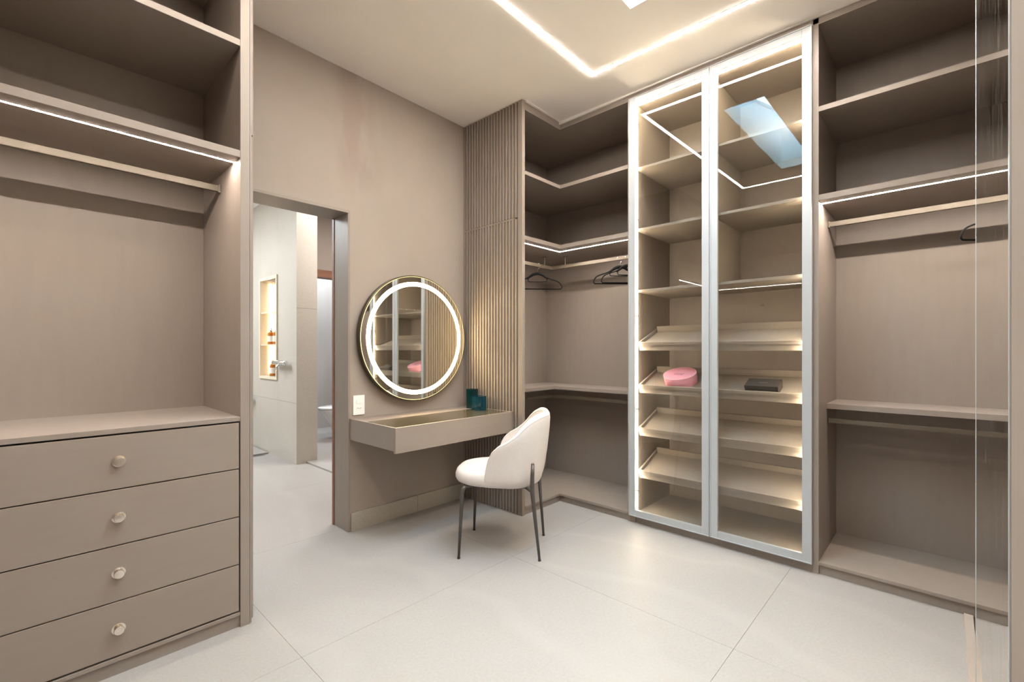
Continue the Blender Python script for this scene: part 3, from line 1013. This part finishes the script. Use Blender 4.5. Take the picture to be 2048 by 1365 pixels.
sw = thing('wall_switch', (1.548, YB, 0.83), 'white wall plate with rocker switch and socket above the vanity end', 'switch')
obj('cover_plate', B(1.507, 1.589, YB - 0.008, YB - 0.0005, 0.766, 0.896, bevel=0.002), M_white, sw)
obj('rocker', B(1.528, 1.570, YB - 0.0115, YB - 0.0082, 0.842, 0.868, bevel=0.001), M_white, sw)
so = obj('socket_face', B(1.530, 1.568, YB - 0.010, YB - 0.0082, 0.797, 0.823, bevel=0.001), M_white, sw)
for dx, dz in ((-0.010, 0.0), (0.0, -0.003), (0.010, 0.0)):
    bm = bmesh.new()
    lathe(bm, [(0.001, 0), (0.0026, 0), (0.0026, 0.0006), (0.001, 0.0006)], 12, Matrix.Translation((1.549 + dx, YB - 0.0101, 0.811 + dz)) @ Matrix.Rotation(PI / 2, 4, 'X'))
    obj('socket_hole', bm, M_dark, so)


def block_vase(x, y, rz, w, h, bore, m, label):
    t = thing('glass_vase', (x, y, 0.7461), label, 'vase', 'teal glass vases on the vanity', rz=rz)
    bm = bmesh.new()
    n = 24
    a = w / 2
    # square outside, round bore with a rounded bottom
    sq = []
    for k in range(n):
        th = 2 * PI * (k + 0.5) / n
        s = 1 / max(abs(math.cos(th)), abs(math.sin(th)))
        sq.append((a * s * math.cos(th), a * s * math.sin(th)))
    ob = [bm.verts.new((p[0], p[1], 0)) for p in sq]
    ot = [bm.verts.new((p[0], p[1], h)) for p in sq]
    prof = [(bore, h), (bore, 0.030), (bore * 0.8, 0.020), (bore * 0.45, 0.015)]
    inner = [[bm.verts.new((r * math.cos(2 * PI * (k + 0.5) / n), r * math.sin(2 * PI * (k + 0.5) / n), z)) for k in range(n)] for r, z in prof]
    for A, Bq in [(ob, ot), (ot, inner[0])] + list(zip(inner, inner[1:])):
        for k in range(n):
            bm.faces.new((A[k], A[(k + 1) % n], Bq[(k + 1) % n], Bq[k]))
    bm.faces.new(ob[::-1]); bm.faces.new(inner[-1])
    o = obj('vase_block', bm, m, t, local=True)
    auto_smooth(o, 25)
    return t


block_vase(2.372, 2.570, math.radians(8), 0.088, 0.105, 0.024, M_teal2, 'short square blue-teal glass vase in front on the vanity')
block_vase(2.412, 2.690, math.radians(8), 0.072, 0.150, 0.020, M_teal, 'tall square dark teal glass vase in the vanity corner')

# ------------------------------------------------------------------ chair
ch = thing('vanity_chair', (2.03, 1.972, 0), 'cream upholstered tub chair with dark metal legs at the vanity', 'chair', rz=math.atan2(0.584, 0.812))
# local frame: +y is the way the chair faces, +x its right


def superell(t, a, b, n):
    c, s = math.cos(t), math.sin(t)
    return a * math.copysign(abs(c) ** (2 / n), c), b * math.copysign(abs(s) ** (2 / n), s)


# seat cushion: stacked super-ellipse rings
bm = bmesh.new()
NS = 48
lev = [(0.412, 0.80), (0.414, 0.90), (0.422, 0.965), (0.440, 1.0), (0.460, 1.0), (0.480, 0.972), (0.492, 0.92), (0.498, 0.82), (0.501, 0.6), (0.502, 0.3)]
rings = []
for z, s in lev:
    ring = []
    for k in range(NS):
        t = 2 * PI * k / NS
        x, y = superell(t, 0.232, 0.262, 2.5)
        ring.append(bm.verts.new((x * s, 0.030 + y * s, z)))
    rings.append(ring)
for a, b in zip(rings, rings[1:]):
    for k in range(NS):
        bm.faces.new((a[k], a[(k + 1) % NS], b[(k + 1) % NS], b[k]))
bm.faces.new(rings[0][::-1]); bm.faces.new(rings[-1])
obj('seat', bm, M_fabric, ch, smooth=True, local=True)

# shell: height of the rim as a function of how far back one is
RIM = [(-0.30, 0.811), (-0.255, 0.812), (-0.226, 0.806), (-0.180, 0.780), (-0.139, 0.742), (-0.106, 0.711), (-0.063, 0.688),
       (-0.004, 0.659), (0.036, 0.623), (0.056, 0.587), (0.072, 0.524), (0.083, 0.436)]
BACK = [(0.412, 0.165), (0.43, 0.190), (0.48, 0.210), (0.60, 0.229), (0.726, 0.243), (0.80, 0.247), (0.85, 0.247)]


def plan(s, z):
    """outer plan curve: s in [-1,1] from left tip round the back to right tip"""
    f = (z - 0.42) / 0.42
    a = 0.236 + 0.020 * min(1, f * 1.6)
    a *= 1 - 0.10 * max(0, 1 - (z - 0.412) / 0.05) ** 2
    b = interp(BACK, z)
    yc = -0.035
    q = abs(s)
    if q > 0.62:                                            # straight cheek
        u = (q - 0.62) / 0.38
        u = 1 - (1 - u) ** 1.6
        x, y = a - 0.006 * u * u, yc + u * (0.083 - yc)
    else:
        t = q / 0.62 * PI / 2                               # 0 at the back
        x, y = a * math.sin(t) ** (2 / 2.4), yc - b * max(0, math.cos(t)) ** (2 / 2.4)
    return (math.copysign(x, s) if s else 0.0), y


NSH, NZ, NA = 96, 14, 8
cols, seam_o, seam_i = [], [], []
for i in range(NSH + 1):
    s = -1 + 2 * i / NSH
    xo, yo = plan(s, 0.70)
    back = max(0, min(1, (-yo - 0.05) / 0.2))
    top = max(0.44, interp(RIM, yo) + 0.024 * min(1, back * 2))
    x2, y2 = plan(min(1, s + 2e-3), 0.70); x1, y1 = plan(max(-1, s - 2e-3), 0.70)
    tx, ty = x2 - x1, y2 - y1
    ln = math.hypot(tx, ty) or 1
    nx, ny = -ty / ln, tx / ln                              # towards the seat
    th = 0.034 + 0.014 * back
    rr = min(0.018 + 0.030 * min(1, back * 1.6), (top - 0.412) * 0.55)
    zt = top - rr
    c = []
    for j in range(NZ + 1):
        z = 0.412 + (zt - 0.412) * j / NZ
        x, y = plan(s, z)
        c.append((x, y, z))
    bx_, by_ = plan(s, zt)
    for k in range(1, NA):
        ph = PI * k / NA
        o_ = th / 2 * (1 - math.cos(ph))
        c.append((bx_ + nx * o_, by_ + ny * o_, zt + rr * math.sin(ph)))
    for j in range(NZ, -1, -1):
        z = 0.418 + (zt - 0.418) * j / NZ
        x, y = plan(s, z)
        tt = th * (1 + 0.25 * (1 - j / NZ))
        c.append((x + nx * tt, y + ny * tt, z))
    cols.append(c)
    ph = math.radians(30)
    o_ = th / 2 * (1 - math.cos(ph)) - 0.0006
    seam_o.append((bx_ + nx * o_, by_ + ny * o_, zt + rr * math.sin(ph) + 0.0004))
    ph = math.radians(142)
    o_ = th / 2 * (1 - math.cos(ph)) + 0.0006
    seam_i.append((bx_ + nx * o_, by_ + ny * o_, zt + rr * math.sin(ph) + 0.0004))
bm = bmesh.new()
vv = [[bm.verts.new(p) for p in c] for c in cols]
nc = len(cols[0])
for i in range(NSH):
    for j in range(nc - 1):
        bm.faces.new((vv[i][j], vv[i + 1][j], vv[i + 1][j + 1], vv[i][j + 1]))
    bm.faces.new((vv[i][nc - 1], vv[i + 1][nc - 1], vv[i + 1][0], vv[i][0]))
bm.faces.new(vv[0]); bm.faces.new(vv[NSH][::-1])
sh = auto_smooth(obj('backrest_shell', bm, M_fabric, ch, local=True), 60)
for path in (seam_o, seam_i):
    bm = bmesh.new()
    tube(bm, path[1:-1], 0.0014, 6)
    obj('seam_piping', bm, M_pipe, sh, smooth=True, local=True)

# legs
for sx in (-1, 1):
    bm = bmesh.new()
    P = [(sx * 0.150, 0.170, 0.405), (sx * 0.176, 0.203, 0.404), (sx * 0.186, 0.213, 0.396), (sx * 0.191, 0.217, 0.372), (sx * 0.211, 0.232, 0.008)]
    tube(bm, P, [0.011, 0.012, 0.0125, 0.0125, 0.0075], 14)
    lg_ = obj('leg', bm, M_leg, ch, smooth=True, local=True)
    bm = bmesh.new()
    lathe(bm, [(0.001, 0), (0.0082, 0), (0.0088, 0.002), (0.0088, 0.009), (0.001, 0.009)], 14, Matrix.Translation((sx * 0.2112, 0.2322, 0)))
    obj('foot_cap', bm, M_dark, lg_, local=True)
    bm = bmesh.new()
    xs = 0.2485
    P = [(sx * (xs + 0.010), -0.198, 0.566), (sx * (xs + 0.008), -0.196, 0.50), (sx * (xs + 0.001), -0.194, 0.435), (sx * (xs - 0.004), -0.195, 0.405), (sx * 0.182, -0.230, 0.008)]
    tube(bm, P, [0.0095, 0.0115, 0.0125, 0.0125, 0.0075], 14)
    bmesh.ops.create_uvsphere(bm, u_segments=14, v_segments=8, radius=0.0095, matrix=Matrix.Translation(P[0]))
    lg_ = obj('leg', bm, M_leg, ch, smooth=True, local=True)
    bm = bmesh.new()
    lathe(bm, [(0.001, 0), (0.0082, 0), (0.0088, 0.002), (0.0088, 0.009), (0.001, 0.009)], 14, Matrix.Translation((sx * 0.1815, -0.2303, 0)))
    obj('foot_cap', bm, M_dark, lg_, local=True)
    bm = bmesh.new()
    tube(bm, [(sx * (xs - 0.004), -0.195, 0.408), (sx * 0.15, -0.150, 0.404)], 0.008, 10)
    obj('leg_bracket', bm, M_leg, lg_, local=True)
obj('seat_frame', B(-0.155, 0.155, -0.155, 0.185, 0.398, 0.4115, bevel=0.003), M_leg, ch, local=True)


# ------------------------------------------------------------------ clothes hangers
def hanger(x, y, zrod, rz, label):
    t = thing('clothes_hanger', (x, y, zrod), label, 'hanger', 'black clothes hangers', rz=rz)
    # local x is the width; z = 0 is the top of the rail
    def zl(v): return v
    bar = -0.216
    half = [(0.0, -0.078), (0.030, -0.083), (0.060, -0.102), (0.085, -0.124), (0.120, -0.136), (0.165, -0.150), (0.190, -0.166), (0.204, -0.190), (0.206, -0.207), (0.196, bar)]
    right = smooth_path([(a, 0, b) for a, b in half], 2)
    loop = right + [Vector((-p.x, p.y, p.z)) for p in reversed(right)]
    # flat bar: sweep a wide oval section
    bm = bmesh.new()
    tube(bm, loop, 0.0045, 8, closed=True)
    obj('hanger_frame', bm, M_black, t, smooth=True, local=True)
    bm = bmesh.new()                                        # thick shoulder arch
    arch = smooth_path([(-0.088, 0, -0.127), (-0.062, 0, -0.104), (-0.032, 0, -0.084), (0, 0, -0.078), (0.032, 0, -0.084), (0.062, 0, -0.104), (0.088, 0, -0.127)], 2)
    n = len(arch)
    tube(bm, [p + Vector((0, 0, -0.006)) for p in arch], [0.004 + 0.009 * math.sin(PI * i / (n - 1)) for i in range(n)], 8)
    obj('shoulder_arch', bm, M_black, t, smooth=True, local=True)
    bm = bmesh.new()                                        # inner strap bar
    tube(bm, smooth_path([(-0.078, 0, -0.122), (-0.079, 0, -0.150), (-0.070, 0, -0.155), (0.070, 0, -0.155), (0.079, 0, -0.150), (0.078, 0, -0.122)], 1), 0.0032, 8)
    obj('strap_bar', bm, M_black, t, smooth=True, local=True)
    bm = bmesh.new()
    hk = [(0, 0, -0.072), (0.001, 0, -0.050), (0.020, 0, -0.032), (0.024, 0, -0.014), (0.014, 0, 0.000), (-0.004, 0, 0.0035), (-0.018, 0, -0.006), (-0.021, 0, -0.018)]
    tube(bm, smooth_path(hk, 2), 0.0015, 8)
    obj('hook', bm, M_chrome, t, smooth=True, local=True)
    return t


RZV = math.atan2(-0.729, 0.6845)
hanger(2.989, 2.51, 1.9308, RZV, 'black velvet hanger alone on the left rail of the corner wardrobe')
hanger(3.19, 1.842, 1.9308, RZV, 'black velvet hanger, left of the pair in the corner wardrobe')
hanger(3.19, 1.775, 1.9308, RZV + 0.05, 'black velvet hanger, right of the pair, cut by the glass cabinet')
hanger(3.19, -0.205, 1.9378, RZV, 'black hanger in the right wardrobe, half hidden by the mirror door')

# ------------------------------------------------------------------ boxes on the shoe trays
Mt = Matrix.Translation((2.932, 0, 0.957)) @ Matrix.Rotation(-TILT, 4, 'Y')


def on_tray(name, u, y, label, cat, spin=0.0):
    p = Mt @ Vector((u, 0, -0.0218))
    o = thing(name, (p.x, y, p.z), label, cat)
    o.rotation_euler = (Matrix.Rotation(-TILT, 4, 'Y') @ Matrix.Rotation(spin, 4, 'Z')).to_euler()
    return o


def text_mesh(parent, body, size, loc, rot, m, name, label=None):
    cu = D.curves.new(name, 'FONT')
    cu.body = body
    cu.size = size
    cu.align_x = 'CENTER'
    cu.align_y = 'CENTER'
    cu.extrude = 0.0002
    tmp = D.objects.new(name, cu)
    COL.objects.link(tmp)
    bpy.context.view_layer.update()
    me = D.meshes.new_from_object(tmp.evaluated_get(bpy.context.evaluated_depsgraph_get()))
    D.objects.remove(tmp)
    me.materials.clear()
    me.materials.append(m)
    o = D.objects.new(name, me)
    COL.objects.link(o)
    o.parent = parent
    o.location = loc
    o.rotation_euler = rot
    if label: o['label'] = label
    return o


RB = 0.105
pb = on_tray('round_box', 0.014 + RB, 1.298, 'round pink lidded gift box on the shoe tray behind the left glass door', 'box', spin=0.0)
bm = bmesh.new()
lathe(bm, [(0.001, 0), (RB - 0.004, 0), (RB - 0.002, 0.002), (RB - 0.002, 0.045), (0.001, 0.045)], 64)
auto_smooth(obj('box_base', bm, M_pink, pb, local=True))
bm = bmesh.new()
lathe(bm, [(RB - 0.0015, 0.030), (RB + 0.001, 0.030), (RB + 0.001, 0.066), (RB - 0.001, 0.0685), (0.001, 0.0685)], 64, cap=False)
lid = auto_smooth(obj('box_lid', bm, M_pink, pb, local=True))
bm = bmesh.new()
tube(bm, [((RB - 0.0002) * math.cos(2 * PI * k / 64), (RB - 0.0002) * math.sin(2 * PI * k / 64), 0.0675) for k in range(64)], 0.0014, 6, closed=True)
obj('lid_rim', bm, mat('pale_pink_edge', (0.88, 0.62, 0.62), 0.4, var=0.03, scale=20), lid, local=True)
text_mesh(lid, 'CHANCE', 0.0165, (-0.006, 0, 0.0688), (0, 0, -PI / 2), M_ink, 'lettering')
text_mesh(lid, 'CHANEL', 0.0165, (-0.025, 0, 0.0688), (0, 0, -PI / 2), M_ink, 'lettering')

bx = on_tray('black_box', 0.018, 0.78, 'flat black gift box on the shoe tray behind the right glass door', 'box')
obj('box_base', B(0, 0.105, -0.088, 0.088, 0, 0.030, bevel=0.001), M_blackbox, bx, local=True)
lb = obj('box_lid', B(-0.0015, 0.1065, -0.0895, 0.0895, 0.031, 0.050, bevel=0.0012), M_blackbox, bx, local=True)
bm = bmesh.new()
yy = -0.024
for wd in (0.005, 0.004, 0.006, 0.003, 0.005, 0.006, 0.004):
    box(bm, 0.049, 0.054, yy, yy + wd, 0.0501, 0.0504)
    yy += wd + 0.0022
obj('faint_print', bm, M_pale, lb, local=True)
